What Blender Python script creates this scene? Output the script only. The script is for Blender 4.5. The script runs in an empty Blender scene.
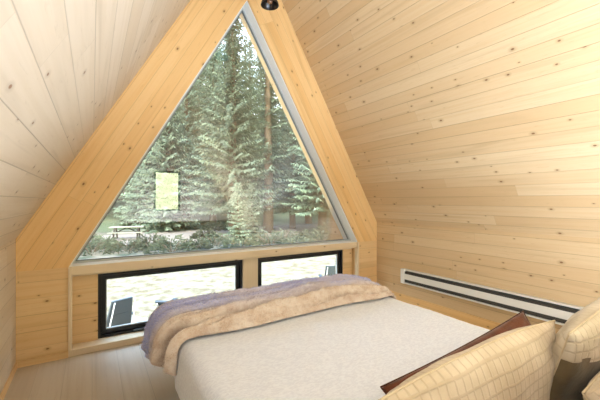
import bpy, bmesh, math, random
from mathutils import Vector, Matrix, noise
C = bpy.context.scene.collection
rnd = random.Random(7)
PI = math.pi

# ------------------------------------------------------------------ node helper
class NT:
    def __init__(s, name):
        m = bpy.data.materials.new(name); m.use_nodes = True
        s.m = m; s.t = m.node_tree; s.t.nodes.clear()
    def n(s, typ, **kw):
        nd = s.t.nodes.new(typ)
        for k, v in kw.items(): setattr(nd, k, v)
        return nd
    def set(s, sock, v):
        if v is None: return
        if isinstance(v, bpy.types.NodeSocket): s.t.links.new(v, sock)
        else: sock.default_value = v
    def math(s, op, a, b=None, c=None, clamp=False):
        nd = s.n('ShaderNodeMath', operation=op); nd.use_clamp = clamp
        s.set(nd.inputs[0], a); s.set(nd.inputs[1], b); s.set(nd.inputs[2], c)
        return nd.outputs[0]
    def comb(s, x, y, z=0.0):
        nd = s.n('ShaderNodeCombineXYZ'); s.set(nd.inputs[0], x); s.set(nd.inputs[1], y); s.set(nd.inputs[2], z)
        return nd.outputs[0]
    def sep(s, v):
        nd = s.n('ShaderNodeSeparateXYZ'); s.set(nd.inputs[0], v); return nd.outputs
    def noise(s, vec, scale, detail=3, rough=.55, dist=0.0):
        nd = s.n('ShaderNodeTexNoise'); s.set(nd.inputs['Vector'], vec)
        nd.inputs['Scale'].default_value = scale; nd.inputs['Detail'].default_value = detail
        nd.inputs['Roughness'].default_value = rough; nd.inputs['Distortion'].default_value = dist
        return nd.outputs['Fac']
    def mix(s, f, a, b, mode='MIX'):
        nd = s.n('ShaderNodeMix', data_type='RGBA', blend_type=mode)
        s.set(nd.inputs[0], f); s.set(nd.inputs[6], a); s.set(nd.inputs[7], b)
        return nd.outputs[2]
    def smooth(s, v, a, b, lo=0.0, hi=1.0):
        nd = s.n('ShaderNodeMapRange', interpolation_type='SMOOTHSTEP')
        s.set(nd.inputs[0], v); nd.inputs[1].default_value = a; nd.inputs[2].default_value = b
        nd.inputs[3].default_value = lo; nd.inputs[4].default_value = hi
        return nd.outputs[0]
    def bump(s, h, strength=.3, dist=.01, normal=None):
        nd = s.n('ShaderNodeBump'); nd.inputs['Strength'].default_value = strength
        nd.inputs['Distance'].default_value = dist; s.set(nd.inputs['Height'], h); s.set(nd.inputs['Normal'], normal)
        return nd.outputs[0]
    def out(s, color, rough=.5, normal=None, metal=0.0, spec=.5, sheen=0.0, sheen_tint=None, sub=None):
        b = s.n('ShaderNodeBsdfPrincipled')
        s.set(b.inputs['Base Color'], color); s.set(b.inputs['Roughness'], rough)
        s.set(b.inputs['Metallic'], metal); b.inputs['Specular IOR Level'].default_value = spec
        s.set(b.inputs['Normal'], normal)
        if sheen:
            b.inputs['Sheen Weight'].default_value = sheen; b.inputs['Sheen Roughness'].default_value = .5
            if sheen_tint: b.inputs['Sheen Tint'].default_value = sheen_tint
        o = s.n('ShaderNodeOutputMaterial'); s.t.links.new(b.outputs[0], o.inputs[0])
        return s.m

def col(r, g, b): return (r, g, b, 1)
def srgb(r, g, b):
    f = lambda c: (c/255/12.92) if c/255 <= .04045 else ((c/255+.055)/1.055)**2.4
    return (f(r), f(g), f(b), 1)

def wood(name, light, dark, w=.14, seam=.55, knots=.62, length=2.6, grain=.35, rough=.5, knotcol=None, halo=.45, var=1.0, seamw=.02, bmp=.5, phase=0.0):
    s = NT(name)
    uv = s.n('ShaderNodeUVMap').outputs[0]
    U, V, _ = s.sep(uv)
    vb = s.math('ADD', s.math('DIVIDE', V, w), phase)
    idx = s.math('FLOOR', vb)
    wn = s.n('ShaderNodeTexWhiteNoise', noise_dimensions='1D'); s.set(wn.inputs['W'], s.math('ADD', idx, .37))
    r1 = wn.outputs[0]
    ub = s.math('DIVIDE', s.math('ADD', U, s.math('MULTIPLY', r1, length*3)), length)
    ui = s.math('FLOOR', ub)
    wn2 = s.n('ShaderNodeTexWhiteNoise', noise_dimensions='2D'); s.set(wn2.inputs['Vector'], s.comb(s.math('ADD', idx, .21), s.math('ADD', ui, .63)))
    r2 = wn2.outputs[0]
    # grain: stretched along the board, different for every board
    off = s.math('MULTIPLY', r2, 37.0)
    g1 = s.noise(s.comb(s.math('ADD', s.math('MULTIPLY', U, .9), off), s.math('MULTIPLY', V, 34.0), off), 1.0, 4, .6, .6)
    g2 = s.noise(s.comb(s.math('ADD', s.math('MULTIPLY', U, .5), off), s.math('MULTIPLY', V, 9.0), off), 1.0, 2, .5, 1.2)
    c = s.mix(s.math('MULTIPLY', r2, .75*var, clamp=True), light, dark)
    c = s.mix(s.math('MULTIPLY', s.smooth(g1, .42, .75), grain), c, dark)
    dk = tuple(x*.80 for x in dark[:3])+(1,)
    c = s.mix(s.math('MULTIPLY', s.smooth(g2, .5, .8), grain*1.1), c, dk)
    g3 = s.noise(s.comb(s.math('ADD', s.math('MULTIPLY', U, 9.0), off), s.math('MULTIPLY', V, 70.0), off), 1.0, 3, .6, .8)
    c = s.mix(s.smooth(g3, .58, .78, 0, grain*.9), c, dk)
    # knots
    vo = s.n('ShaderNodeTexVoronoi', voronoi_dimensions='2D', feature='F1')
    s.set(vo.inputs['Vector'], s.comb(s.math('ADD', s.math('MULTIPLY', U, 4.2), off), s.math('MULTIPLY', V, 7.1)))
    vo.inputs['Scale'].default_value = 1.0
    keep = s.math('GREATER_THAN', s.sep(vo.outputs['Color'])[0], knots)
    sz = s.math('ADD', s.math('MULTIPLY', s.sep(vo.outputs['Color'])[1], .75), .45)
    d = s.math('DIVIDE', vo.outputs['Distance'], sz)
    kc = knotcol or srgb(118, 72, 34)
    hal = s.math('MULTIPLY', s.math('MULTIPLY', s.smooth(d, .05, .17, 1, 0), keep), halo)
    c = s.mix(hal, c, tuple(x*.66 for x in dark[:3])+(1,))
    kn = s.math('MULTIPLY', s.smooth(d, .028, .062, 1, 0), keep)
    c = s.mix(s.math('MULTIPLY', kn, .85), c, kc)
    # seams
    fv = s.math('FRACT', vb)
    e1 = s.math('MINIMUM', fv, s.math('SUBTRACT', 1.0, fv))
    sm = s.smooth(e1, seamw*.3, seamw, 1, 0)
    fu = s.math('FRACT', ub)
    e2 = s.math('MULTIPLY', s.math('MINIMUM', fu, s.math('SUBTRACT', 1.0, fu)), length/w)
    sm2 = s.smooth(e2, seamw*.3, seamw, 1, 0)
    sa = s.math('MAXIMUM', sm, s.math('MULTIPLY', sm2, .5))
    # some seams tight and pale, some open and dark
    wn3 = s.n('ShaderNodeTexWhiteNoise', noise_dimensions='1D'); s.set(wn3.inputs['W'], s.math('FLOOR', s.math('ADD', vb, .5)))
    sfac = s.math('MULTIPLY', sa, s.math('ADD', s.math('MULTIPLY', wn3.outputs[0], seam*.7), seam*.45), clamp=True)
    c = s.mix(sfac, c, tuple(x*.36 for x in dark[:3])+(1,))
    h = s.math('SUBTRACT', s.math('MULTIPLY', g1, .12), s.smooth(e1, 0, seamw*1.8, 1, 0))
    nm = s.bump(h, bmp, .004)
    return s.out(c, rough, nm, spec=.35)

def plain(name, color, rough=.5, metal=0.0, bumpscale=None, bs=.2, spec=.5):
    s = NT(name)
    tc = s.n('ShaderNodeTexCoord').outputs['Object']
    nz = s.noise(tc, bumpscale or 30, 3)
    c = s.mix(s.math('MULTIPLY', nz, .25), color, tuple(x*.75 for x in color[:3])+(1,))
    nm = s.bump(nz, bs, .003) if bumpscale else None
    return s.out(c, rough, nm, metal, spec=spec)

# ------------------------------------------------------------------ object helpers
def tag(o, label=None, cat=None, group=None, kind=None):
    if label: o['label'] = label
    if cat: o['category'] = cat
    if group: o['group'] = group
    if kind: o['kind'] = kind
    return o
def empty(name, loc=(0,0,0), rot=(0,0,0)):
    o = bpy.data.objects.new(name, None); C.objects.link(o); o.location = loc; o.rotation_euler = rot; return o
def uvproj(me, along):
    uvl = me.uv_layers.new(name='UVMap'); a0 = Vector(along).normalized()
    for p in me.polygons:
        n = p.normal.copy(); a = a0 - n*a0.dot(n)
        if a.length < .3:
            a = Vector((0,0,1)) if abs(n.z) < .7 else Vector((1,0,0)); a = a - n*a.dot(n)
        a.normalize(); b = n.cross(a)
        if b.z < -.01 or (abs(b.z) <= .01 and b.x < 0): b = -b
        for li in p.loop_indices:
            v = me.vertices[me.loops[li].vertex_index].co
            uvl.data[li].uv = (v.dot(a), v.dot(b))
def obj(name, bm, mat, parent=None, along=None, smooth=False):
    bmesh.ops.recalc_face_normals(bm, faces=bm.faces)
    me = bpy.data.meshes.new(name); bm.to_mesh(me); bm.free()
    o = bpy.data.objects.new(name, me); C.objects.link(o)
    if mat: me.materials.append(mat)
    if along: uvproj(me, along)
    if smooth:
        for p in me.polygons: p.use_smooth = True
    if parent: o.parent = parent
    return o
def box(bm, a, b, bev=0.0, M=None):
    x0,y0,z0 = a; x1,y1,z1 = b
    vs = [bm.verts.new(v) for v in [(x0,y0,z0),(x1,y0,z0),(x1,y1,z0),(x0,y1,z0),(x0,y0,z1),(x1,y0,z1),(x1,y1,z1),(x0,y1,z1)]]
    fs = [bm.faces.new([vs[i] for i in f]) for f in [(0,3,2,1),(4,5,6,7),(0,1,5,4),(1,2,6,5),(2,3,7,6),(3,0,4,7)]]
    out = vs
    if bev > 0:
        es = list({e for f in fs for e in f.edges})
        r = bmesh.ops.bevel(bm, geom=es, offset=bev, segments=2, profile=.5, affect='EDGES')
        out = list({v for f in r['faces'] for v in f.verts} | {v for v in vs if v.is_valid})
    if M is not None:
        for v in out: v.co = M @ v.co
    return out
def prism(bm, poly, y0, y1):
    """poly of (x,z) extruded in y"""
    a = [bm.verts.new((x, y0, z)) for x, z in poly]; b = [bm.verts.new((x, y1, z)) for x, z in poly]
    bm.faces.new(a); bm.faces.new(b[::-1]); n = len(poly)
    for i in range(n): bm.faces.new([a[i], b[i], b[(i+1)%n], a[(i+1)%n]])
def tube(bm, pts, r, seg=8, caps=True):
    pts = [Vector(p) for p in pts]; rings = []
    rr = r if isinstance(r, (list, tuple)) else [r]*len(pts)
    for i, p in enumerate(pts):
        d = (pts[min(i+1, len(pts)-1)] - pts[max(i-1, 0)]).normalized()
        u = d.cross(Vector((0,0,1)) if abs(d.z) < .9 else Vector((1,0,0))).normalized(); w = d.cross(u)
        rings.append([bm.verts.new(p + (u*math.cos(t)+w*math.sin(t))*rr[i]) for t in [2*PI*k/seg for k in range(seg)]])
    for a, b in zip(rings, rings[1:]):
        for k in range(seg): bm.faces.new([a[k], a[(k+1)%seg], b[(k+1)%seg], b[k]])
    if caps: bm.faces.new(rings[0][::-1]); bm.faces.new(rings[-1])
def lathe(bm, prof, c=(0,0,0), seg=32):
    rings = []
    for r, z in prof:
        rings.append([bm.verts.new((c[0]+r*math.cos(2*PI*k/seg), c[1]+r*math.sin(2*PI*k/seg), c[2]+z)) for k in range(seg)] if r > 1e-5 else [bm.verts.new((c[0], c[1], c[2]+z))])
    for a, b in zip(rings, rings[1:]):
        for k in range(seg):
            A = [a[k], a[(k+1)%seg]] if len(a) > 1 else [a[0]]
            B = [b[(k+1)%seg], b[k]] if len(b) > 1 else [b[0]]
            if len(A)+len(B) > 2: bm.faces.new(A+B)
def NB(): return bmesh.new()

# ------------------------------------------------------------------ dimensions (metres)
L, R = -.539, 3.598
CX = (L+R)/2
YB, YW, YE = 3.60, 3.77, 3.92     # beam face, window plane, outer face
YR = -2.2                         # rear wall
ZC, ZB, SL = 1.075, .80, 1.7203
ZA = ZC + (R-L)/2*SL
BW = .52
IL, IR = L+BW-(ZC-ZB)/SL, R-BW+(ZC-ZB)/SL      # inner faces of the two posts
ZI = ZC + ((R-L)/2-BW)*SL                       # inner apex

# ------------------------------------------------------------------ materials
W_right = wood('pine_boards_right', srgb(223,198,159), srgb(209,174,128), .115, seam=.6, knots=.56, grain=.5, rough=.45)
W_left  = wood('pine_boards_left', srgb(216,202,183), srgb(202,184,159), .14, seam=.55, knots=.64, grain=.5, rough=.5, halo=.45, phase=.5)  # same pine, greyed: cool window daylight is put into the colour
W_beam  = wood('pine_beam', srgb(236,198,140), srgb(224,174,108), .11, seam=.55, knots=.66, length=4.5, grain=.5, rough=.45, halo=.4, var=.7)  # same pine, warmer: bounced room light is put into the colour
W_post  = wood('pine_post_boards', srgb(232,200,150), srgb(220,178,122), .14, seam=.5, knots=.66, length=6, grain=.55, rough=.5)
W_sill  = wood('pine_sill', srgb(229,211,181), srgb(220,196,159), .3, seam=0, knots=.82, length=9, grain=.4, rough=.45)
W_floor = wood('floor_planks', srgb(208,198,183), srgb(193,178,159), .19, seam=.45, knots=.94, length=1.9, grain=.5, rough=.4, seamw=.012, halo=.2, bmp=.25, knotcol=srgb(143,115,86))
W_bed   = wood('bed_wood', srgb(190,150,104), srgb(165,122,78), .2, seam=0, knots=.9, length=5, grain=.5)
black   = plain('black_aluminium', srgb(22,25,28), .35, 0.0)
blackgl = plain('black_gasket', srgb(12,13,15), .6)
alum    = plain('grey_aluminium_trim', srgb(188,192,188), .5, 0.0)
whitem  = plain('white_enamel', srgb(238,236,230), .35)
slotm   = plain('dark_slot', srgb(62,59,55), .6)
fins    = plain('heater_fins', srgb(96,94,90), .4, .7)

def glass_mat():
    s = NT('window_glass')
    t = s.n('ShaderNodeBsdfTransparent'); t.inputs[0].default_value = (.94,.97,.95,1)
    g = s.n('ShaderNodeBsdfGlossy'); g.inputs['Roughness'].default_value = .0
    f = s.n('ShaderNodeFresnel'); f.inputs[0].default_value = 1.62
    fac = s.math('MULTIPLY', f.outputs[0], 1.9, clamp=True)
    m = s.n('ShaderNodeMixShader'); s.set(m.inputs[0], fac)
    s.t.links.new(t.outputs[0], m.inputs[1]); s.t.links.new(g.outputs[0], m.inputs[2])
    o = s.n('ShaderNodeOutputMaterial'); s.t.links.new(m.outputs[0], o.inputs[0]); return s.m
glass = glass_mat()

# ------------------------------------------------------------------ ROOM SHELL
def struct(name, bm, mat, along=None, parent=None):
    o = obj(name, bm, mat, parent, along)
    if not parent: o['kind'] = 'structure'
    return o
bm = NB(); box(bm, (L-.2, YR-.1, -.2), (R+.2, YE+.02, 0)); struct('floor', bm, W_floor, (0,1,0))
bm = NB(); box(bm, (L-.15, YR, 0), (L, YE, ZC)); struct('wall_left', bm, W_left, (0,1,0))
bm = NB(); box(bm, (R, YR, 0), (R+.15, YE, ZC)); struct('wall_right', bm, W_right, (0,1,0))
o1 = .15
bm = NB(); prism(bm, [(L, ZC), (L-o1, ZC), (L-o1, ZC+.05), (CX, ZA+.35), (CX, ZA)], YR, YE); struct('ceiling_left', bm, W_left, (0,1,0))
bm = NB(); prism(bm, [(R, ZC), (CX, ZA), (CX, ZA+.35), (R+o1, ZC+.05), (R+o1, ZC)], YR, YE); struct('ceiling_right', bm, W_right, (0,1,0))
# front gable: raking beams, posts, recessed boards, rails
dx, dz = 1/math.hypot(1, SL), SL/math.hypot(1, SL)
bm = NB(); prism(bm, [(L, ZB), (IL, ZB), (CX, ZI), (CX, ZA), (L, ZC)], YB, YE); struct('trim_1', bm, W_beam, (dx, 0, dz))
bm = NB(); prism(bm, [(R, ZB), (R, ZC), (CX, ZA), (CX, ZI), (IR, ZB)], YB, YE); struct('trim_2', bm, W_beam, (-dx, 0, dz))
bm = NB(); box(bm, (L, YB+.004, 0), (IL, YE, ZB)); struct('wall_front_left', bm, W_post, (1,0,0))
bm = NB(); box(bm, (IR, YB+.004, 0), (R, YE, ZB)); struct('wall_front_right', bm, W_post, (1,0,0))
X1, X2, X3, X4 = .047, 1.53, 1.727, 3.07      # low window openings
ZW0, ZW1 = .06, .69
bm = NB(); box(bm, (IL, YW-.03, 0), (X1, YE, ZW1)); box(bm, (X4, YW-.03, 0), (IR, YE, ZW1)); struct('wall_front', bm, W_post, (1,0,0))
bm = NB(); box(bm, (X2, YW-.045, ZW0), (X3-.008, YE, ZW1)); struct('trim_3', bm, W_sill, (0,0,1))
bm = NB(); box(bm, (IL, YB+.012, .722), (IR, YE, ZB), .003); box(bm, (IL, YW-.045, ZW1), (IR, YE, .723)); struct('trim_4', bm, W_sill, (1,0,0))
bm = NB(); box(bm, (IL, YB, 0), (IR, YE, ZW0), .003); struct('baseboard_front', bm, W_sill, (1,0,0))
bm = NB(); box(bm, (IL-.002, YB-.012, .055), (IL+.026, YB+.05, ZB-.002), .003); struct('trim_5', bm, W_sill, (0,0,1))
bm = NB(); box(bm, (IR-.026, YB-.012, .055), (IR+.002, YB+.05, ZB-.002), .003); struct('trim_6', bm, W_sill, (0,0,1))
bm = NB(); box(bm, (L+.013, YB-.014, 0), (IL, YB+.004, .055), .003); struct('baseboard_front_left', bm, W_post, (1,0,0))
bm = NB(); box(bm, (IR, YB-.014, 0), (R-.016, YB+.004, .1), .003); struct('baseboard_front_right', bm, W_post, (1,0,0))
bm = NB(); box(bm, (L, YR+.01, 0), (L+.014, YB, .055), .003); struct('baseboard_left', bm, W_post, (0,1,0))
bm = NB(); box(bm, (R-.016, YR+.01, 0), (R, YB, .12), .004); struct('baseboard_right', bm, W_beam, (0,1,0))
# rear gable with a tall window
RX0, RX1, RZ0, RZ1 = 1.43, 2.10, 1.12, 2.20
def zs(x): return ZC + (min(x-L, R-x))*SL
bm = NB()
for poly in ([(L,0),(RX0,0),(RX0,zs(RX0)),(L,ZC)], [(RX1,0),(R,0),(R,ZC),(RX1,zs(RX1))],
             [(RX0,0),(RX1,0),(RX1,RZ0),(RX0,RZ0)], [(RX0,RZ1),(RX1,RZ1),(RX1,zs(RX1)),(CX,ZA),(RX0,zs(RX0))]):
    prism(bm, poly, YR-.12, YR)
struct('wall_back', bm, W_left, (1,0,0))

# ------------------------------------------------------------------ WINDOWS
def ring(bm, outer, inner, y0, y1):
    """frame between two (x,z) polygons"""
    n = len(outer)
    P = [[bm.verts.new((x, y, z)) for x, z in poly] for poly in (outer, inner) for y in (y0, y1)]
    oa, ob, ia, ib = P
    for i in range(n):
        j = (i+1) % n
        bm.faces.new([oa[i], oa[j], ia[j], ia[i]]); bm.faces.new([ob[j], ob[i], ib[i], ib[j]])
        bm.faces.new([oa[i], ob[i], ob[j], oa[j]]); bm.faces.new([ia[j], ib[j], ib[i], ia[i]])
def rect(x0, z0, x1, z1, d=0): return [(x0+d, z0+d), (x1-d, z0+d), (x1-d, z1-d), (x0+d, z1-d)]
def tri(d):
    # triangle of glass opening, inset by d
    k = d*math.hypot(1, SL)
    return [(IL + d/SL + k/SL, ZB+d), (IR - d/SL - k/SL, ZB+d), (CX, ZI-k)]
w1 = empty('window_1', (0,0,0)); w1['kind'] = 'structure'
bm = NB(); ring(bm, tri(-.004), tri(.007), YB+.022, YW+.03); obj('reveal_light_strip', bm, plain('pale_reveal_light', srgb(244,244,240), .45), w1)  # added pale strip, painting daylight on the wooden reveal
bm = NB(); ring(bm, tri(.005), tri(.024), YW-.02, YW+.03); obj('window_frame', bm, alum, w1)
bm = NB(); ring(bm, tri(.022), tri(.034), YW-.008, YW+.012); obj('glazing_gasket', bm, plain('grey_gasket', srgb(120,124,122), .6), w1)
bm = NB(); f = bm.faces.new([bm.verts.new((x, YW+.002, z)) for x, z in tri(.03)]); obj('glass_pane', bm, glass, w1)
def low_window(name, x0, x1):
    w = empty(name, (0,0,0)); w['kind'] = 'structure'
    g = .006
    bm = NB(); ring(bm, rect(x0, ZW0, x1, ZW1), rect(x0, ZW0, x1, ZW1, .026), YW-.012, YW+.07)
    obj('window_frame', bm, black, w)
    bm = NB(); ring(bm, rect(x0, ZW0, x1, ZW1, .032), rect(x0, ZW0, x1, ZW1, .068), YW+.012, YW+.06)
    sash = obj('sash', bm, black, w)
    bm = NB(); ring(bm, rect(x0, ZW0, x1, ZW1, .02), rect(x0, ZW0, x1, ZW1, .04), YW+.03, YW+.065)
    obj('gasket', bm, blackgl, w)
    bm = NB(); ring(bm, rect(x0, ZW0, x1, ZW1, .066), rect(x0, ZW0, x1, ZW1, .076), YW+.026, YW+.046)
    obj('glazing_bead', bm, plain('pale_bead', srgb(205,210,208), .5), w)
    bm = NB(); bm.faces.new([bm.verts.new((x, YW+.036, z)) for x, z in rect(x0, ZW0, x1, ZW1, .07)])
    obj('glass_pane', bm, glass, w)
    xm = x0 + .36
    bm = NB(); box(bm, (xm-.05, YW-.026, ZW0+.012), (xm+.05, YW-.012, ZW0+.03), .003)
    box(bm, (xm-.012, YW-.034, ZW0+.014), (xm+.012, YW-.02, ZW0+.028), .003)
    tube(bm, [(xm, YW-.03, ZW0+.02), (xm+.03, YW-.04, ZW0+.032), (xm+.06, YW-.04, ZW0+.034)], .005, 6)
    obj('handle', bm, plain('handle_metal', srgb(90,94,96), .3, .8), w)
    return w
low_window('window_2', X1, X2)
low_window('window_3', X3, X4)
w4 = empty('window_4', (0,0,0)); w4['kind'] = 'structure'
bm = NB(); ring(bm, rect(RX0, RZ0, RX1, RZ1), rect(RX0, RZ0, RX1, RZ1, .03), YR-.12, YR+.01); obj('window_frame', bm, black, w4)
bm = NB(); bm.faces.new([bm.verts.new((x, YR-.06, z)) for x, z in rect(RX0, RZ0, RX1, RZ1, .02)]); obj('glass_pane', bm, glass, w4)

# ------------------------------------------------------------------ HEATER
h = empty('baseboard_heater', (R, 1.9, .288))
tag(h, 'long white electric baseboard heater with two dark slots on the pine wall', 'heater')
HY0, HY1, HZ0, HZ1, HD = .6-1.9, 3.09-1.9, .0, .188, .07
bm = NB(); box(bm, (-.012, HY0, HZ0), (0, HY1, HZ1)); box(bm, (-HD*.72, HY0, HZ1-.018), (0, HY1, HZ1), .004)
obj('back_plate', bm, whitem, h)
bm = NB(); box(bm, (-HD, HY0+.0, .058), (-HD+.008, HY1-.055, .132), .003); obj('front_panel', bm, whitem, h)
bm = NB(); box(bm, (-HD, HY0, 0), (-.012, HY1, .014), .003); obj('bottom_lip', bm, whitem, h)
for a in (HY0, HY1-.06):
    bm = NB(); box(bm, (-HD-.003, a, -.002), (0, a+.06, HZ1+.002), .005); obj('end_cap', bm, whitem, h)
bm = NB()
box(bm, (-HD+.012, HY0+.06, .018), (-.013, HY1-.06, .16)); obj('heating_core', bm, slotm, h)
bm = NB(); tube(bm, [(-.048, HY0+.07, .15), (-.048, HY1-.07, .15)], .008, 8); obj('heating_element', bm, fins, h)

# ------------------------------------------------------------------ BED
BX0, BX1, BY0, BY1, BT = .46, 2.33, .30, 2.62, .52
bed = empty('bed', ((BX0+BX1)/2, (BY0+BY1)/2, 0))
tag(bed, 'low wooden platform bed with a thick mattress facing the gable window', 'bed')
bx = bed.location.x; by = bed.location.y
def rel(v): return (v[0]-bx, v[1]-by, v[2])
bm = NB(); box(bm, rel((BX0+.12, BY0+.02, .10)), rel((BX1-.12, BY1-.1, .22)), .006); obj('bed_frame', bm, W_bed, bed, (0,1,0))
for lx in (BX0+.16, BX1-.24):
    for ly in (BY0+.06, BY1-.2):
        bm = NB(); box(bm, rel((lx, ly, 0)), rel((lx+.08, ly+.08, .10)), .004); obj('leg', bm, W_bed, bed, (0,0,1))
bm = NB(); box(bm, rel((BX0+.03, BY0+.02, .221)), rel((BX1-.03, BY1-.03, BT-.035)), .05)
obj('mattress', bm, plain('mattress_ticking', srgb(225,222,214), .8), bed, smooth=True)
bm = NB(); box(bm, rel((BX0-.02, BY0-.13, 0)), rel((BX1+.02, BY0-.08, .95)), .008); obj('unseen_headboard', bm, W_bed, bed, (1,0,0))  # out of view; made tall to keep light off the pillow backs

# quilt: soft shell over the mattress
def fab(name, c1, c2, scale=60, bs=.4, rough=.9, sheen=.2):
    s = NT(name); tc = s.n('ShaderNodeTexCoord').outputs['Object']
    a = s.noise(tc, scale, 3); b = s.noise(tc, scale*.12, 2)
    c = s.mix(s.smooth(b, .35, .7), c1, c2)
    hgt = s.math('ADD', a, s.math('MULTIPLY', b, .6))
    return s.out(c, rough, s.bump(hgt, bs, .006), sheen=sheen, spec=.2)
def quilt_mat():
    s = NT('white_matelasse'); tc = s.n('ShaderNodeTexCoord').outputs['Object']
    x, y, z = s.sep(tc)
    n1 = s.noise(s.comb(s.math('MULTIPLY', x, 45), s.math('MULTIPLY', y, 90), s.math('MULTIPLY', z, 80)), 1, 2, .6, .6)
    nz = s.noise(tc, 7, 3)
    hgt = s.math('ADD', s.math('MULTIPLY', n1, .8), s.math('MULTIPLY', nz, .9))
    c = s.mix(s.smooth(n1, .35, .65), srgb(224,230,242), srgb(236,242,252))
    return s.out(c, .85, s.bump(hgt, .35, .006), sheen=.1, spec=.2)
def soft_box(x0, x1, y0, y1, z0, z1, r, nx, ny, nd, disp):
    """open-bottomed rounded shell as a displaced grid"""
    # profile parameter d: 0 centre ... beyond edge goes round the corner and down
    bm = NB()
    def wrap(t, lo, hi, n_down):
        pass
    # path lists in each direction: (pos, drop)
    def path(lo, hi, n, nd):
        pts = []
        H = z1 - z0 - r
        for i in range(nd): pts.append((lo, -r - H*(1-i/nd)))
        for i in range(6): a = PI/2*i/5; pts.append((lo + r*(1-math.cos(a)), -r*(1-math.sin(a))))
        for i in range(1, n): pts.append((lo + r + (hi-lo-2*r)*i/n, 0))
        for i in range(6): a = PI/2*(1-i/5); pts.append((hi - r*(1-math.cos(a)), -r*(1-math.sin(a))))
        for i in range(1, nd+1): pts.append((hi, -r - H*i/nd))
        return pts
    px, py = path(x0, x1, nx, nd), path(y0, y1, ny, nd)
    g = {}
    for i, (x, dxz) in enumerate(px):
        for j, (y, dyz) in enumerate(py):
            if dxz < -r-1e-6 and dyz < -r-1e-6: 
                pass
            dd = min(dxz, dyz)
            # round the vertical corners
            X, Y = x, y
            v = Vector((X, Y, z1 + dd))
            g[i, j] = bm.verts.new(v)
    for i in range(len(px)-1):
        for j in range(len(py)-1):
            q = [g[i,j], g[i+1,j], g[i+1,j+1], g[i,j+1]]
            try: bm.faces.new(q)
            except ValueError: pass
    bmesh.ops.remove_doubles(bm, verts=bm.verts, dist=.0005)
    bmesh.ops.dissolve_degenerate(bm, edges=bm.edges, dist=.0003)
    bm.normal_update()
    for v in bm.verts:
        n = v.normal if v.normal.length > .1 else Vector((0,0,1))
        if n.z < -.2: n = -n
        v.co += n*disp(v.co)
    return bm
def qd(p):
    side = max(0, (BT-.06-p.z)/.2)
    a = noise.noise(Vector((p.x*3, p.y*3, p.z*3)))*.006
    b = noise.noise(Vector((p.x*9, p.y*13, p.z*2)))*.004
    # hanging sides: soft vertical folds and a bulge
    c = side*(math.sin(p.y*17 + 2*math.sin(p.y*5))*.010 + math.sin(p.x*15)*.008 + .012)
    return .012 + a + b + c
bm = soft_box(BX0+.0, BX1-.0, BY0+.0, BY1-.0, .27, BT-.012, .06, 60, 70, 12, qd)
quilt = obj('quilt', bm, quilt_mat(), smooth=True)
tag(quilt, 'plain white textured quilt spread over the bed and hanging at its sides', 'quilt')

# ------------------------------------------------------------------ FUR THROW
def fur_mat(name, hair):
    s = NT(name); tc = s.n('ShaderNodeTexCoord').outputs['Object']
    at = s.n('ShaderNodeAttribute'); at.attribute_name = 'sky_tint'
    n1 = s.noise(tc, 120, 3, .7); n2 = s.noise(tc, 14, 3)
    x, y, z = s.sep(tc)
    tan = s.mix(s.smooth(n2, .3, .7), srgb(244,230,216), srgb(216,190,166))
    c = s.mix(at.outputs['Fac'], tan, srgb(180,188,240))  # lavender skylight painted over the tan fur
    c = s.mix(s.smooth(n1, .35, .7, 0, .55), c, srgb(244,238,232))
    a2 = s.n('ShaderNodeAttribute'); a2.attribute_name = 'fold_shade'
    c = s.mix(s.math('MULTIPLY', a2.outputs['Fac'], .55), c, srgb(120,88,72))      # shade painted into the hollows between the ridges
    hgt = s.math('ADD', s.math('MULTIPLY', n1, .8), s.math('MULTIPLY', n2, .5))
    return s.out(c, .95, None if hair else s.bump(hgt, .8, .012), sheen=.3, sheen_tint=(.9,.9,1,1), spec=.1)
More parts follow.
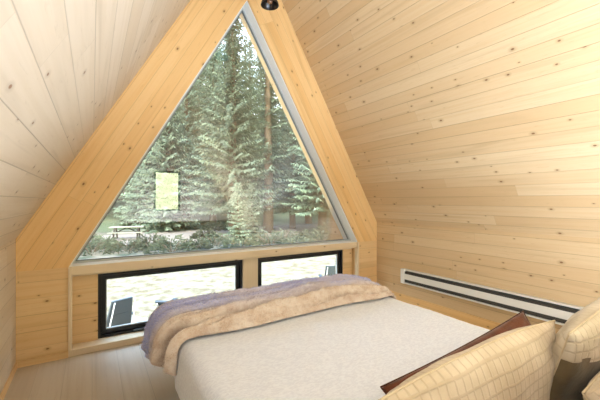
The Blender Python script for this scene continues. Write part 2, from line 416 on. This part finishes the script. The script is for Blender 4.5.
def make_throw():
    top = BT + .016
    path = []
    r = .075
    xr = BX1 + .02; xl = BX0 - .02
    for i in range(5): path.append((Vector((xr, 0, top - r - .06 + .06*i/4.)), Vector((1,0,0))))
    for i in range(1, 6): a = PI/2*i/6; path.append((Vector((xr - r + r*math.cos(a), 0, top - r + r*math.sin(a))), Vector((math.cos(a),0,math.sin(a)))))
    n = 170
    for i in range(n+1): path.append((Vector((xr-r + (xl+r-xr+r)*i/n, 0, top)), Vector((0,0,1))))
    for i in range(1, 12): a = PI/2 + PI/2*i/11; path.append((Vector((xl + r + r*math.cos(a), 0, top - r + r*math.sin(a))), Vector((math.cos(a),0,math.sin(a)))))
    dn = .125
    for i in range(1, 20): path.append((Vector((xl - .012*i/19, 0, top - r - dn*i/19)), Vector((-1,0,.0))))
    NS = len(path); NTt = 96
    bm = NB(); rows = []; sky_tint = {}; fold_shade = {}; arc = 0; prev = None
    for i, (p, nv) in enumerate(path):
        if prev is not None: arc += (p-prev).length
        prev = p; x = -arc            # distance along the throw
        X = (BX1 + .1) - arc
        endl = max(0, min(1, (NS-1-i)/8)); endr = max(0, min(1, i/40))
        cap = math.sqrt(max(0, 1-(1-endl)**2))*(.30+.70*math.sin(endr*PI/2))*(.0 if i in (0, NS-1) else 1)
        row = []
        ya = 2.10 + .035*noise.noise(Vector((X*1.9, 3.1, 0))) + .015*math.sin(X*5)
        yb = 2.66 + .02*math.sin(X*3+1)
        if X < .55: ya += -.04*min(1, (.55-X)/.2)
        th = .15
        for j in range(NTt):
            t = j/NTt
            if t < .80:
                q = t/.80; y = ya + (yb-ya)*q
                e = (1-abs(2*q-1)**3.6)**.6
                # long ridges that wander, fork and fade
                wv = q + .10*noise.noise(Vector((X*1.3, 0, 5.5))) + .05*noise.noise(Vector((X*3.7, q*2, 9.5))) - .05*X
                rg = 0
                for (f_, ph, am) in ((2.3, .4, .62), (4.7, 1.7, .34)):
                    u_ = math.sin(2*PI*(wv*f_ + ph) + .8*math.sin(X*2.3+ph))
                    rg += am*(1-2*abs(u_)**1.0) * (.6+.7*noise.noise(Vector((X*2.1+ph*7, q*3, ph))))
                pk = 0
                if X < .75:      # gathered pocket where it folds over the corner
                    pk = .15*math.exp(-((q-.15-.25*(.45-X))/.045)**2)*math.exp(-((X-.38)/.12)**2)
                am_ = .66*(.45+.55*min(1, max(0, (X-.2)/.5)))
                hgt = th*e*(.80 + am_*rg + .25*(q-.35)) - pk
                hgt += (.010*noise.noise(Vector((X*11, y*14, p.z*6))) + .004*noise.noise(Vector((X*34, y*34, 2))))*e
                hgt = max(hgt, .006)*cap
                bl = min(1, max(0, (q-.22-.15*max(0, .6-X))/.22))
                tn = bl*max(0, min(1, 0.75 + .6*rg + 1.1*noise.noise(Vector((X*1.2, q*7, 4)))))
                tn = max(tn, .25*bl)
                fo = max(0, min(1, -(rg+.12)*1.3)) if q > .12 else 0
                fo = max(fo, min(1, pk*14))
            else:
                q = 1-(t-.80)/.20; y = ya + .02 + (yb-ya-.04)*q; hgt = .004*cap; tn = 0; fo = 0
            yy = 2.36 + (y-2.36)*(.93 + .07*cap)
            v = bm.verts.new((p.x + nv.x*hgt, yy, p.z + nv.z*hgt)); sky_tint[v] = tn; fold_shade[v] = fo; row.append(v)
        rows.append(row)
    for a, b in zip(rows, rows[1:]):
        for k in range(NTt): bm.faces.new([a[k], a[(k+1)%NTt], b[(k+1)%NTt], b[k]])
    bm.faces.new(rows[0]); bm.faces.new(rows[-1][::-1])
    bmesh.ops.recalc_face_normals(bm, faces=bm.faces)
    bm.verts.index_update(); tl = [sky_tint[v] for v in bm.verts]; fl_ = [fold_shade[v] for v in bm.verts]
    # pile
    rr_ = random.Random(3); hb = NB(); ht = {}; hf = {}
    fl = [f for f in bm.faces if len(f.verts) == 4 and f.calc_area() > 1e-5 and f.normal.z > -.4]
    ar = [f.calc_area() for f in fl]
    for f in rr_.choices(fl, ar, k=42000):
        vv = f.verts; a, b = rr_.random(), rr_.random()
        p = (vv[0].co*(1-a)+vv[1].co*a)*(1-b) + (vv[3].co*(1-a)+vv[2].co*a)*b
        n_ = f.normal; d = (n_ + Vector((rr_.uniform(-.7,.7)-.3, rr_.uniform(-.7,.7)-.3, rr_.uniform(-.5,.3)))).normalized()
        sd = d.cross(Vector((rr_.uniform(-1,1), rr_.uniform(-1,1), rr_.uniform(-1,1)))).normalized()*.0016
        ln = rr_.uniform(.008, .02)
        q = [hb.verts.new(p-sd-n_*.001), hb.verts.new(p+sd-n_*.001), hb.verts.new(p+d*ln)]
        hb.faces.new(q)
        t_ = sky_tint[vv[0]]
        for k in q: ht[k] = t_; hf[k] = fold_shade[vv[0]]
    hb.verts.index_update(); hl = [ht[v] for v in hb.verts]; hfl = [hf[v] for v in hb.verts]
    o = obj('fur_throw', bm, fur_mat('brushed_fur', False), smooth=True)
    o.data.attributes.new('sky_tint', 'FLOAT', 'POINT').data.foreach_set('value', tl)
    o.data.attributes.new('fold_shade', 'FLOAT', 'POINT').data.foreach_set('value', fl_)
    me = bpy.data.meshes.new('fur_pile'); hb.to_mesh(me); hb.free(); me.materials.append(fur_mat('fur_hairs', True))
    me.attributes.new('sky_tint', 'FLOAT', 'POINT').data.foreach_set('value', hl)
    me.attributes.new('fold_shade', 'FLOAT', 'POINT').data.foreach_set('value', hfl)
    f_ = bpy.data.objects.new('fur_pile', me); C.objects.link(f_); f_.parent = o; f_['kind'] = 'stuff'
    return o
throw = make_throw()
tag(throw, 'tan fur throw with lavender skylight painted on its top, bunched across the foot of the bed', 'throw blanket')

# ------------------------------------------------------------------ PILLOWS
def check_mat(name, c1, c2, c3, sc):
    s = NT(name); uv = s.n('ShaderNodeUVMap').outputs[0]; U, V, _ = s.sep(uv)
    tc = s.n('ShaderNodeTexCoord').outputs['Object']
    def stripe(a):
        f = s.math('FRACT', s.math('MULTIPLY', a, sc)); e = s.math('MINIMUM', f, s.math('SUBTRACT', 1.0, f))
        return s.smooth(e, .04, .14, 1, 0)
    g = s.math('MAXIMUM', stripe(U), stripe(V))
    nz = s.noise(tc, 7, 2); nf = s.noise(tc, 140, 2)
    c = s.mix(s.smooth(nz, .35, .7), c1, c2)
    c = s.mix(s.math('MULTIPLY', g, .34), c, c3)
    hgt = s.math('ADD', s.math('MULTIPLY', g, -.7), s.math('ADD', s.math('MULTIPLY', nf, .35), s.math('MULTIPLY', nz, .8)))
    return s.out(c, .9, s.bump(hgt, .55, .006), sheen=.2, spec=.15)
def pillow_bm(w, hh, T, seed, wr=.012, n=44, pin=.075):
    bm = NB(); uvs = {}
    def pt(i, j, sgn):
        a, b = 2*i/n-1, 2*j/n-1
        # concave sides, pinched corners
        ax = a*(1 - .055*(1-b*b)*abs(a)**3) ; bx_ = b*(1 - pin*(1-a*a)*abs(b)**3)
        t = T/2*((1-abs(a)**2.6)*(1-abs(b)**2.6))**.52
        x, y = ax*w/2, bx_*hh/2
        t += wr*noise.noise(Vector((x*5+seed, y*7, seed)))*((1-a*a)*(1-b*b))**.3 + wr*.5*noise.noise(Vector((x*16+seed, y*11, seed)))*((1-a*a)*(1-b*b))**.3
        # radial puckers at corners
        cr = abs(a*b)
        t += wr*.7*cr*math.sin(14*math.atan2(1-abs(b)+1e-3, 1-abs(a)+1e-3))*((1-a*a)*(1-b*b))**.25
        return (x, y, sgn*max(t, 0))
    g = {}
    for sgn in (1, -1):
        for i in range(n+1):
            for j in range(n+1):
                edge = i in (0, n) or j in (0, n)
                if sgn == -1 and edge: g[-1,i,j] = g[1,i,j]; continue
                v = bm.verts.new(pt(i, j, sgn)); g[sgn,i,j] = v
                uvs[v] = ((2*i/n-1)*w/2, (2*j/n-1)*hh/2)
        for i in range(n):
            for j in range(n):
                bm.faces.new([g[sgn,i,j], g[sgn,i+1,j], g[sgn,i+1,j+1], g[sgn,i,j+1]][::sgn])
    # piped seam
    bm.verts.index_update()
    return bm, [uvs[v] for v in bm.verts], [pt(i, 0, 0) for i in range(n+1)] + [pt(n, j, 0) for j in range(1, n+1)] + [pt(i, n, 0) for i in range(n-1, -1, -1)] + [pt(0, j, 0) for j in range(n-1, 0, -1)]
def pillow(name, w, hh, T, loc, rot, mat, pmat, seed, label, cat='pillow', pin=.075, back=None):
    bm, uvs, edge = pillow_bm(w, hh, T, seed, pin=pin)
    me_o = obj(name, bm, mat, smooth=True)
    uvl = me_o.data.uv_layers.new(name='UVMap')
    for l in me_o.data.loops: uvl.data[l.index].uv = uvs[l.vertex_index]
    if back:     # shade painted over most of one face, with an uneven edge
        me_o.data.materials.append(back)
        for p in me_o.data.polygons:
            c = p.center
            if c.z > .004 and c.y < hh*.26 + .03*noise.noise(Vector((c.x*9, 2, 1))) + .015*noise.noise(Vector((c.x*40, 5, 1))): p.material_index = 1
    bm = NB(); pts = [Vector((p[0], p[1], 0)) for p in edge]
    tube(bm, pts + [pts[0]], .0035, 6)
    pp = obj('piping', bm, pmat, me_o, smooth=True)
    me_o.location = loc; me_o.rotation_euler = rot
    tag(me_o, label, cat)
    return me_o
beige = check_mat('beige_check', srgb(216,202,180), srgb(200,184,158), srgb(170,150,120), 30)
beige2 = check_mat('beige_check_soft', srgb(216,204,184), srgb(200,186,162), srgb(178,160,130), 26)
brown = fab('brown_velvet', srgb(112,60,32), srgb(82,42,24), 90, .3, .7, .3)
pipe_b = fab('beige_piping', srgb(214,198,168), srgb(200,182,150), 90)
pipe_br = fab('brown_piping', srgb(84,44,26), srgb(70,36,22), 90)
R_ = math.radians
olive = fab('olive_brown_shade', srgb(124,108,80), srgb(96,82,58), 60, .4, .9)
pillow('lumbar_pillow', 1.10, .32, .12, (1.585, .885, .553), (R_(54), R_(-7.5), R_(-3)), brown, pipe_br, 3.3,
       'long reddish-brown pillow, only its top edge showing past the beige checked sham')
pillow('pillow', .98, .43, .19, (1.125, .64, .675), (R_(97), R_(-1.5), R_(-1)), beige, pipe_b, 8.1,
       'big beige checked sham with a pointed corner, standing on the bed before the brown pillow', pin=-.13)
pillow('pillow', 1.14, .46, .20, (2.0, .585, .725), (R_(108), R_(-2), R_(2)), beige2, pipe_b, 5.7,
       'pale beige sham with olive-brown shade painted on its back, standing nearest the wall heater', pin=-.08, back=olive)
pillow('pillow', .86, .40, .16, (1.78, .37, .585), (R_(68), 0, R_(2)), beige2, pipe_b, 1.9,
       'beige pillow leaning at the head of the bed with only its upper corner in view', pin=-.05)
# ------------------------------------------------------------------ PENDANT LAMP
pl = empty('pendant_lamp', (CX, 3.03, 3.38)); tag(pl, 'small black dome pendant lamp hanging below the roof ridge', 'lamp')
bm = NB(); lathe(bm, [(.092,0),(.09,.012),(.078,.05),(.05,.085),(.022,.105),(.018,.13),(0,.13)]); lathe(bm, [(.092,0),(.086,.002),(.074,.046),(.046,.079),(.0,.095)])
obj('lamp_shade', bm, plain('black_enamel', srgb(24,20,18), .3), pl, smooth=True)
bm = NB(); tube(bm, [(0,0,.12),(0,0,ZA-3.38-.13)], .004, 6); obj('cord', bm, blackgl, pl)
bm = NB(); lathe(bm, [(0,-.0),(.05,.0),(.05,.03),(.02,.05),(0,.05)], (0,0,ZA-3.38-.15), 24); obj('canopy', bm, blackgl, pl)
bm = NB(); lathe(bm, [(0,.012),(.022,.02),(.03,.04),(.022,.06),(.012,.08),(0,.08)], seg=16); obj('bulb', bm, plain('amber_bulb', srgb(150,110,80), .2), pl, smooth=True)

# ------------------------------------------------------------------ OUTSIDE
GZ = -1.0
def ground_mat():
    s = NT('pale_gravel_and_duff'); g = s.n('ShaderNodeNewGeometry').outputs['Position']
    x, y, z = s.sep(g)
    n1 = s.noise(g, 1.1, 5, .65); n2 = s.noise(g, .25, 3); n3 = s.noise(g, 6, 4, .7)
    near = s.mix(s.smooth(s.noise(g, 3.2, 5, .7), .38, .66), srgb(128,122,106), srgb(96,84,66))
    near = s.mix(s.smooth(n3, .5, .75, 0, .5), near, srgb(80,74,60))
    far = s.mix(s.smooth(n1, .4, .65), srgb(102,94,84), srgb(58,62,52))
    path = srgb(128,116,110)
    yy = s.math('ADD', y, s.math('MULTIPLY', s.math('SUBTRACT', n2, .5), 5.0))
    m1 = s.smooth(yy, 13.5, 15.5)
    c = s.mix(m1, near, far)
    m2 = s.math('MULTIPLY', s.smooth(yy, 19.5, 20.5), s.smooth(yy, 26, 28.5, 1, 0))
    c = s.mix(s.math('MULTIPLY', m2, .85), c, path)
    m3 = s.smooth(yy, 28, 32)
    c = s.mix(m3, c, srgb(78,86,68))
    m4 = s.smooth(y, -8, -3, 1, 0)
    c = s.mix(m4, c, s.mix(n1, srgb(206,206,140), srgb(170,184,110)))
    return s.out(c, .95, s.bump(n3, .5, .05), spec=.1)
bm = NB()
NX, NY = 60, 90
gv = {}
def gh(x, y):
    h_ = GZ + .04*noise.noise(Vector((x*.5, y*.5, 0)))
    if y > 30: h_ += (y-30)*.42*min(1, (y-30)/12)
    if y < -8: h_ += (-8-y)*.03
    if -5 < y < 12: pass
    return h_
for i in range(NX+1):
    for j in range(NY+1):
        x = -70 + 150*i/NX; y = -40 + 130*j/NY
        gv[i,j] = bm.verts.new((x, y, gh(x, y)))
for i in range(NX):
    for j in range(NY): bm.faces.new([gv[i,j], gv[i+1,j], gv[i+1,j+1], gv[i,j+1]])
tag(obj('ground', bm, ground_mat(), smooth=True), kind='structure')
# cabin foundation under the floor
bm = NB(); box(bm, (L-.1, YR-.05, GZ-.1), (R+.1, YE-.02, -.2)); tag(obj('wall_foundation', bm, W_bed, along=(1,0,0)), kind='structure')

def leaf_mat(name, dark, light, frost):
    s = NT(name); at = s.n('ShaderNodeAttribute'); at.attribute_name = 'tip'
    tc = s.n('ShaderNodeTexCoord').outputs['Object']
    oi = s.n('ShaderNodeObjectInfo').outputs['Random']
    nz = s.noise(tc, 1.3, 3); nf = s.noise(tc, 9, 2)
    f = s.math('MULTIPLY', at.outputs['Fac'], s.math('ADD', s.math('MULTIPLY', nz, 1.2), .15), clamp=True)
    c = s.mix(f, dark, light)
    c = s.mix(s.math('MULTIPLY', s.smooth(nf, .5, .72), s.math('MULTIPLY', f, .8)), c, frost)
    hs = s.n('ShaderNodeHueSaturation'); s.set(hs.inputs['Color'], c); s.set(hs.inputs['Value'], s.math('ADD', s.math('MULTIPLY', oi, .5), .75)); s.set(hs.inputs['Hue'], s.math('ADD', s.math('MULTIPLY', oi, .05), .465))
    b = s.n('ShaderNodeBsdfDiffuse'); s.set(b.inputs[0], hs.outputs[0])
    t = s.n('ShaderNodeBsdfTranslucent'); s.set(t.inputs[0], hs.outputs[0])
    m = s.n('ShaderNodeMixShader'); m.inputs[0].default_value = .4
    s.t.links.new(b.outputs[0], m.inputs[1]); s.t.links.new(t.outputs[0], m.inputs[2])
    o = s.n('ShaderNodeOutputMaterial'); s.t.links.new(m.outputs[0], o.inputs[0]); return s.m
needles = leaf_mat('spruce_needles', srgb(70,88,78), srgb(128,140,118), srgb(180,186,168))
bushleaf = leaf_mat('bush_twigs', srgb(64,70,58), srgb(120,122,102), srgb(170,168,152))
def bark_mat():
    s = NT('grey_bark'); tc = s.n('ShaderNodeTexCoord').outputs['Object']
    x, y, z = s.sep(tc); nz = s.noise(s.comb(x, y, s.math('MULTIPLY', z, .25)), 14, 4, .7)
    return s.out(s.mix(nz, srgb(58,46,40), srgb(108,92,80)), .95, s.bump(nz, .8, .03), spec=.1)
bark = bark_mat()

def spruce(H, spread, seed, dens=1.0, bare=.12, gap=None):
    r = random.Random(seed)
    root = empty('spruce_tree')
    bm = NB(); tr = .018*H+.03
    pts = [(.04*math.sin(k*1.1+seed), .04*math.cos(k*.9+seed), H*k/10 - .3*(k == 0)) for k in range(11)]
    tube(bm, pts, [tr*(1-k/10.5) for k in range(11)], 8); obj('trunk', bm, bark, root, smooth=True)
    bm = NB(); tips = {}
    z = H*bare
    def quad(c, d, w, ln, droop, t0, t1):
        d = d.normalized(); side = d.cross(Vector((0,0,1))).normalized()*w
        e = c + d*ln + Vector((0,0,-droop))
        m_ = c + d*ln*.5 + Vector((0,0,-droop*.35))
        v = [bm.verts.new(c), bm.verts.new(m_+side), bm.verts.new(e), bm.verts.new(m_-side+Vector((0,0,-w*.6)))]
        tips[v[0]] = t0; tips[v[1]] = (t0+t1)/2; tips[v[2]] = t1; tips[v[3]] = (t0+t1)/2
        bm.faces.new(v)
    while z < H*.99:
        f = z/H; Lb = spread*(1-f)**.85*(1.0 if f > .2 else .75+f)+.12
        nb = max(4, int((6+3*(1-f))*dens))
        a0 = r.random()*6.28
        for k in range(nb):
            a = a0 + 2*PI*k/nb + r.uniform(-.25, .25); ln = Lb*r.uniform(.65, 1.12)
            if gap is not None and z < H*.72 and abs((a-gap+PI) % (2*PI) - PI) < .62 and r.random() < .9: continue
            d = Vector((math.cos(a), math.sin(a), 0)); up = r.uniform(-.05, .12) - .38*(1-f) + .25*f
            steps = max(3, int(ln/.17)); perp = Vector((-d.y, d.x, 0))
            zz = z + r.uniform(-.1, .1)
            for q in range(steps):
                u = (q+.4)/steps
                c = d*ln*u + Vector((0,0, zz + up*ln*u + .18*ln*u*u))
                wl = (.12+.30*ln*(1-u)**.8*.45)*r.uniform(.7, 1.2)
                for sg in (-1, 1):
                    dd = (d*.75 + perp*sg*r.uniform(.45, 1.1))
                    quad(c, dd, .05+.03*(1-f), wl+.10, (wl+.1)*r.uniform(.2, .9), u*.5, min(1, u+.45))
                for _ in range(2):
                    c2 = c + Vector((r.uniform(-.12,.12), r.uniform(-.12,.12), r.uniform(-.05,.08)))
                    quad(c2, d*.5+perp*r.uniform(-1,1), .045, r.uniform(.12,.24), r.uniform(.02,.24), u*.6, min(1, u+.4))
        z += (.20 + .16*(1-f))*r.uniform(.8, 1.2)*max(1, H/16)
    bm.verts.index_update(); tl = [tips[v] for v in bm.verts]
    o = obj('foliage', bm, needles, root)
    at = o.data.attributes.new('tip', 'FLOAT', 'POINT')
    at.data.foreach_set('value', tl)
    return root
def shrub(seed, rad, hh):
    r = random.Random(seed); root = empty('shrub'); bm = NB(); tips = {}
    for k in range(520):
        a = r.random()*6.28; rr = rad*math.sqrt(r.random()); z = hh*(1-(rr/rad)**2)*r.uniform(.15, 1)
        c = Vector((rr*math.cos(a), rr*math.sin(a), z)); d = Vector((math.cos(a)+r.uniform(-.6,.6), math.sin(a)+r.uniform(-.6,.6), r.uniform(-.1,1.1))).normalized()
        s_ = d.cross(Vector((r.uniform(-1,1), r.uniform(-1,1), .3))).normalized()*.035; ln = r.uniform(.12,.32)
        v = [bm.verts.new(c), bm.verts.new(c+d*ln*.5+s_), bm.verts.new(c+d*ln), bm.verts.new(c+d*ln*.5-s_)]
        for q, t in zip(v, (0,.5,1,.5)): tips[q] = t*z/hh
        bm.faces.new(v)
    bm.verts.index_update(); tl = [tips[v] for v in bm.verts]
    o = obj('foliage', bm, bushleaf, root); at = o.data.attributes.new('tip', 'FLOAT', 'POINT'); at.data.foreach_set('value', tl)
    bm = NB()
    for k in range(7):
        a = k*.9; tube(bm, [(0,0,-.1),(rad*.3*math.cos(a), rad*.3*math.sin(a), hh*.4),(rad*.6*math.cos(a), rad*.6*math.sin(a), hh*.75)], [.03,.018,.008], 5)
    obj('stems', bm, bark, root)
    return root
def dup(root, loc, rz, sc=1.0, sz=None):
    rr = root.copy(); C.objects.link(rr); rr.location = loc; rr.rotation_euler = (0,0,rz); rr.scale = (sc, sc, sz or sc)
    for ch in list(root.children):
        c = ch.copy(); C.objects.link(c); c.parent = rr
    return rr
TH = math.radians(31.98)
def at_px(u, Yc):
    X = (u-300)/332.7*Yc
    return X*math.cos(TH)+Yc*math.sin(TH), Yc*math.cos(TH)-X*math.sin(TH)
protos = [spruce(17, 3.6, 11, 1.15), spruce(20, 3.6, 23, .8, .16), spruce(12, 2.7, 37, 1.2, .04), spruce(6, 1.5, 51, 1.2, .02),
          spruce(21, 3.4, 77, .85, .17, gap=-3.03)]
used = [False]*5
def tree(k, u, Yc, sc, label, rz=0, sz=None):
    x, y = at_px(u, Yc)
    p = protos[k]
    if not used[k]:
        used[k] = True; p.location = (x, y, gh(x, y)-.1); p.rotation_euler = (0,0,rz); p.scale = (sc, sc, sz or sc); t = p
    else: t = dup(p, (x, y, gh(x, y)-.1), rz, sc, sz)
    tag(t, label, 'tree', 'spruce trees beyond the gable window'); return t
tree(4, 268, 25, 1.0, 'tall spruce with a bare brown trunk showing at the middle of the gable window', 1.0)
tree(0, 233, 23.5, 1.05, 'broad pale green spruce just beside the tall bare-trunked one', 2.0)
tree(2, 168, 27, 1.25, 'dark bluish spruce behind the picnic table', .5)
tree(0, 322, 24, 1.0, 'yellow-green spruce by the sloping edge of the gable glass, beyond the mullion', 4.0)
tree(3, 252, 21.5, .62, 'small dark young spruce at the foot of the tall bare trunk', 1.2)
tree(3, 238, 19.5, .62, 'smallest young spruce, standing at the edge of the path', 2.9)
r2 = random.Random(5)
spots = [(120,34,1),(142,30,2),(190,31,1),(212,33,0),(250,34,1),(292,29,0),(345,30,1),(360,26,2),(95,30,0),(60,33,1),(30,30,0),(305,35,1),(386,29,1),
         (152,42,1),(180,44,0),(205,41,1),(232,46,1),(262,43,0),(285,45,1),(318,43,0),(340,42,1),(125,45,0),(100,44,1),(70,46,0),(400,40,0),(430,36,1),
         (140,56,1),(170,58,1),(198,60,1),(225,57,0),(245,62,1),(274,58,1),(300,60,1),(330,56,1),(110,58,1),(80,60,1),(360,58,1),(172,38,1),(196,39,1),(214,38,1),(186,50,1),(210,52,1),(160,50,1),(228,40,1)]
for i, (u, Yc, k) in enumerate(spots):
    tree(k, u+r2.uniform(-4,4), Yc, r2.uniform(.9, 1.15)*(1.12 if Yc > 36 else 1), 'tall grey-green spruce in the dense forest beyond the path', r2.uniform(0,6.28))
sp = [shrub(1, 1.1, .8), shrub(2, .8, .6)]
us = [False, False]
for i, (u, Yc) in enumerate([(92,15.5),(104,17.2),(128,15.8),(150,17.0),(172,15.6),(196,16.5),(216,18.2),(240,16.2),(270,17.5),(298,16.2),(322,17.6),(344,16.5),(285,19.5),(310,21),(330,22),(205,21.5),(80,18.5),(355,20),(140,29),(185,28),(215,27)]):
    k = i % 2; x, y = at_px(u, Yc); loc = (x, y, gh(x, y)-.05)
    if not us[k]: us[k] = True; t = sp[k]; t.location = loc
    else: t = dup(sp[k], loc, r2.uniform(0,6.28), r2.uniform(.75,1.2))
    tag(t, 'low grey-green twiggy shrub growing on the ground beyond the window', 'shrub', 'low shrubs beyond the window')

# picnic table
x, y = at_px(127, 20.8)
pt = empty('picnic_table', (x, y, gh(x, y)), (0,0,R_(-12))); tag(pt, 'weathered wooden picnic table standing by the path before the trees', 'picnic table')
grey = plain('weathered_wood', srgb(128,124,112), .8)
greyd = plain('weathered_wood_legs', srgb(48,42,38), .8)
bm = NB()
for k in range(5): box(bm, (-.95, -.37+.15*k, .72), (.95, -.37+.15*k+.14, .76))
obj('table_top', bm, grey, pt)
for sg in (-1, 1):
    bm = NB(); box(bm, (-.95, sg*.72-.13, .42), (.95, sg*.72+.13, .46)); obj('bench', bm, grey, pt)
for ex in (-.65, .65):
    bm = NB()
    for sg in (-1, 1): tube(bm, [(ex, sg*.28, .72), (ex, sg*.72, 0)], .05, 4)
    box(bm, (ex-.03, -.8, .36), (ex+.03, .8, .42)); obj('trestle_leg', bm, greyd, pt)
bm = NB(); tube(bm, [(-.6,0,.4),(0,0,.7)], .03, 4); tube(bm, [(.6,0,.4),(0,0,.7)], .03, 4); obj('brace', bm, greyd, pt)

# outdoor chairs near the low windows
cgrey = plain('slate_grey_panel', srgb(58,66,74), .45); cwhite = plain('white_chair_frame', srgb(225,228,228), .4)
def patio_chair(x, y, rz, lean, label, zoff=0):
    t = empty('outdoor_chair', (x, y, gh(x, y)+zoff), (0,0,rz)); tag(t, label, 'chair', 'grey outdoor chairs on the pale ground')
    M = Matrix.Translation((0, .0, .30)) @ Matrix.Rotation(lean, 4, 'X')
    for (a, b, w0, w1) in ((0,.27,.21,.19), (.275,.52,.19,.165)):
        bm = NB(); p = [(-w0,a),(w0,a),(w1,b),(-w1,b)]
        va = [bm.verts.new(M @ Vector((px, 0, pz))) for px, pz in p]; vb = [bm.verts.new(M @ Vector((px, .03, pz))) for px, pz in p]
        bm.faces.new(va); bm.faces.new(vb[::-1])
        for i in range(4): bm.faces.new([va[i], vb[i], vb[(i+1)%4], va[(i+1)%4]])
        obj('backrest_panel', bm, cgrey, t)
    for sx in (-1, 1):
        bm = NB(); tube(bm, [M @ Vector((sx*.20+.04,-.02,-.05)), M @ Vector((sx*.165+.035,-.02,.50))], .010, 6); obj('back_post', bm, cwhite, t)
    bm = NB(); box(bm, (-.23,-.02,.27), (.23,.48,.30), .005); obj('seat', bm, cgrey, t)
    for sx in (-.22,.22):
        bm = NB(); box(bm, (sx-.04,-.05,.48), (sx+.04,.45,.5), .004); obj('armrest', bm, cgrey, t)
        for sy in (0,.42):
            bm = NB(); tube(bm, [(sx, sy, 0), (sx, sy, .48)], .016, 6); obj('leg', bm, cwhite, t)
    return t
patio_chair(.36, 6.2, R_(24), R_(16), 'dark slate-grey outdoor chair seen whole through the bigger low window')
patio_chair(1.20, 5.9, R_(-38), R_(44), 'pale blue-grey reclined outdoor chair half hidden behind the throw', .10)
patio_chair(4.98, 6.5, R_(-25), R_(10), 'grey outdoor chair seen through the corner of the smaller low window')

# ------------------------------------------------------------------ LIGHT
w = bpy.data.worlds.new('World'); bpy.context.scene.world = w; w.use_nodes = True
nt = w.node_tree; nt.nodes.clear()
g = nt.nodes.new('ShaderNodeTexCoord'); sp_ = nt.nodes.new('ShaderNodeSeparateXYZ'); nt.links.new(g.outputs['Generated'], sp_.inputs[0])
mr = nt.nodes.new('ShaderNodeMapRange'); mr.inputs[1].default_value = 0; mr.inputs[2].default_value = .75; nt.links.new(sp_.outputs[2], mr.inputs[0])
mx = nt.nodes.new('ShaderNodeMix'); mx.data_type = 'RGBA'; nt.links.new(mr.outputs[0], mx.inputs[0])
mx.inputs[6].default_value = (.95, .98, 1.0, 1); mx.inputs[7].default_value = (.45, .68, 1.0, 1)
bg = nt.nodes.new('ShaderNodeBackground'); nt.links.new(mx.outputs[2], bg.inputs[0]); bg.inputs[1].default_value = 3.4
wo = nt.nodes.new('ShaderNodeOutputWorld'); nt.links.new(bg.outputs[0], wo.inputs[0])
# yellow-green glow added to the sky behind the cabin, for the pane reflection
m2 = nt.nodes.new('ShaderNodeMapRange'); m2.interpolation_type = 'SMOOTHSTEP'; m2.inputs[1].default_value = .3; m2.inputs[2].default_value = .95
m2.inputs[3].default_value = 4.2; m2.inputs[4].default_value = 5.4
ng = nt.nodes.new('ShaderNodeMath'); ng.operation = 'MULTIPLY'; ng.inputs[1].default_value = -1
nt.links.new(sp_.outputs[1], ng.inputs[0]); nt.links.new(ng.outputs[0], m2.inputs[0]); nt.links.new(m2.outputs[0], bg.inputs[1])
m3 = nt.nodes.new('ShaderNodeMapRange'); m3.inputs[1].default_value = .3; m3.inputs[2].default_value = .95; nt.links.new(ng.outputs[0], m3.inputs[0])
mx2 = nt.nodes.new('ShaderNodeMix'); mx2.data_type = 'RGBA'; nt.links.new(m3.outputs[0], mx2.inputs[0]); nt.links.new(mx.outputs[2], mx2.inputs[6]); mx2.inputs[7].default_value = (.95, 1.0, .62, 1)
nt.links.new(mx2.outputs[2], bg.inputs[0])
def lamp(name, typ, loc, rot, energy, color, **kw):
    d = bpy.data.lights.new(name, typ); d.energy = energy; d.color = color
    for k, v in kw.items(): setattr(d, k, v)
    o = bpy.data.objects.new(name, d); C.objects.link(o); o.location = loc; o.rotation_euler = rot; return o
lamp('sun', 'SUN', (0,0,20), (R_(42), 0, R_(-42)), 4.0, (1,.96,.88), angle=R_(8))
lamp('unseen_fill_light', 'AREA', (1.9, -1.35, .45), (R_(180-8), 0, 0), 165, (.66,.80,1.0), shape='RECTANGLE', size=2.2, size_y=.9)  # added fill behind the camera, stands for no fitting in the room
# ------------------------------------------------------------------ CAMERA
cd = bpy.data.cameras.new('camera'); cam = bpy.data.objects.new('camera', cd); C.objects.link(cam)
cam.location = (0, 0, 1.393); cam.rotation_euler = (PI/2+.002, 0, -TH)
cd.sensor_width = 36; cd.lens = 36*332.7/600; cd.clip_start = .02; cd.clip_end = 500
bpy.context.scene.camera = cam
vs = bpy.context.scene.view_settings
vs.view_transform = 'Standard'; vs.look = 'None'; vs.exposure = 1.22; vs.gamma = 1.0
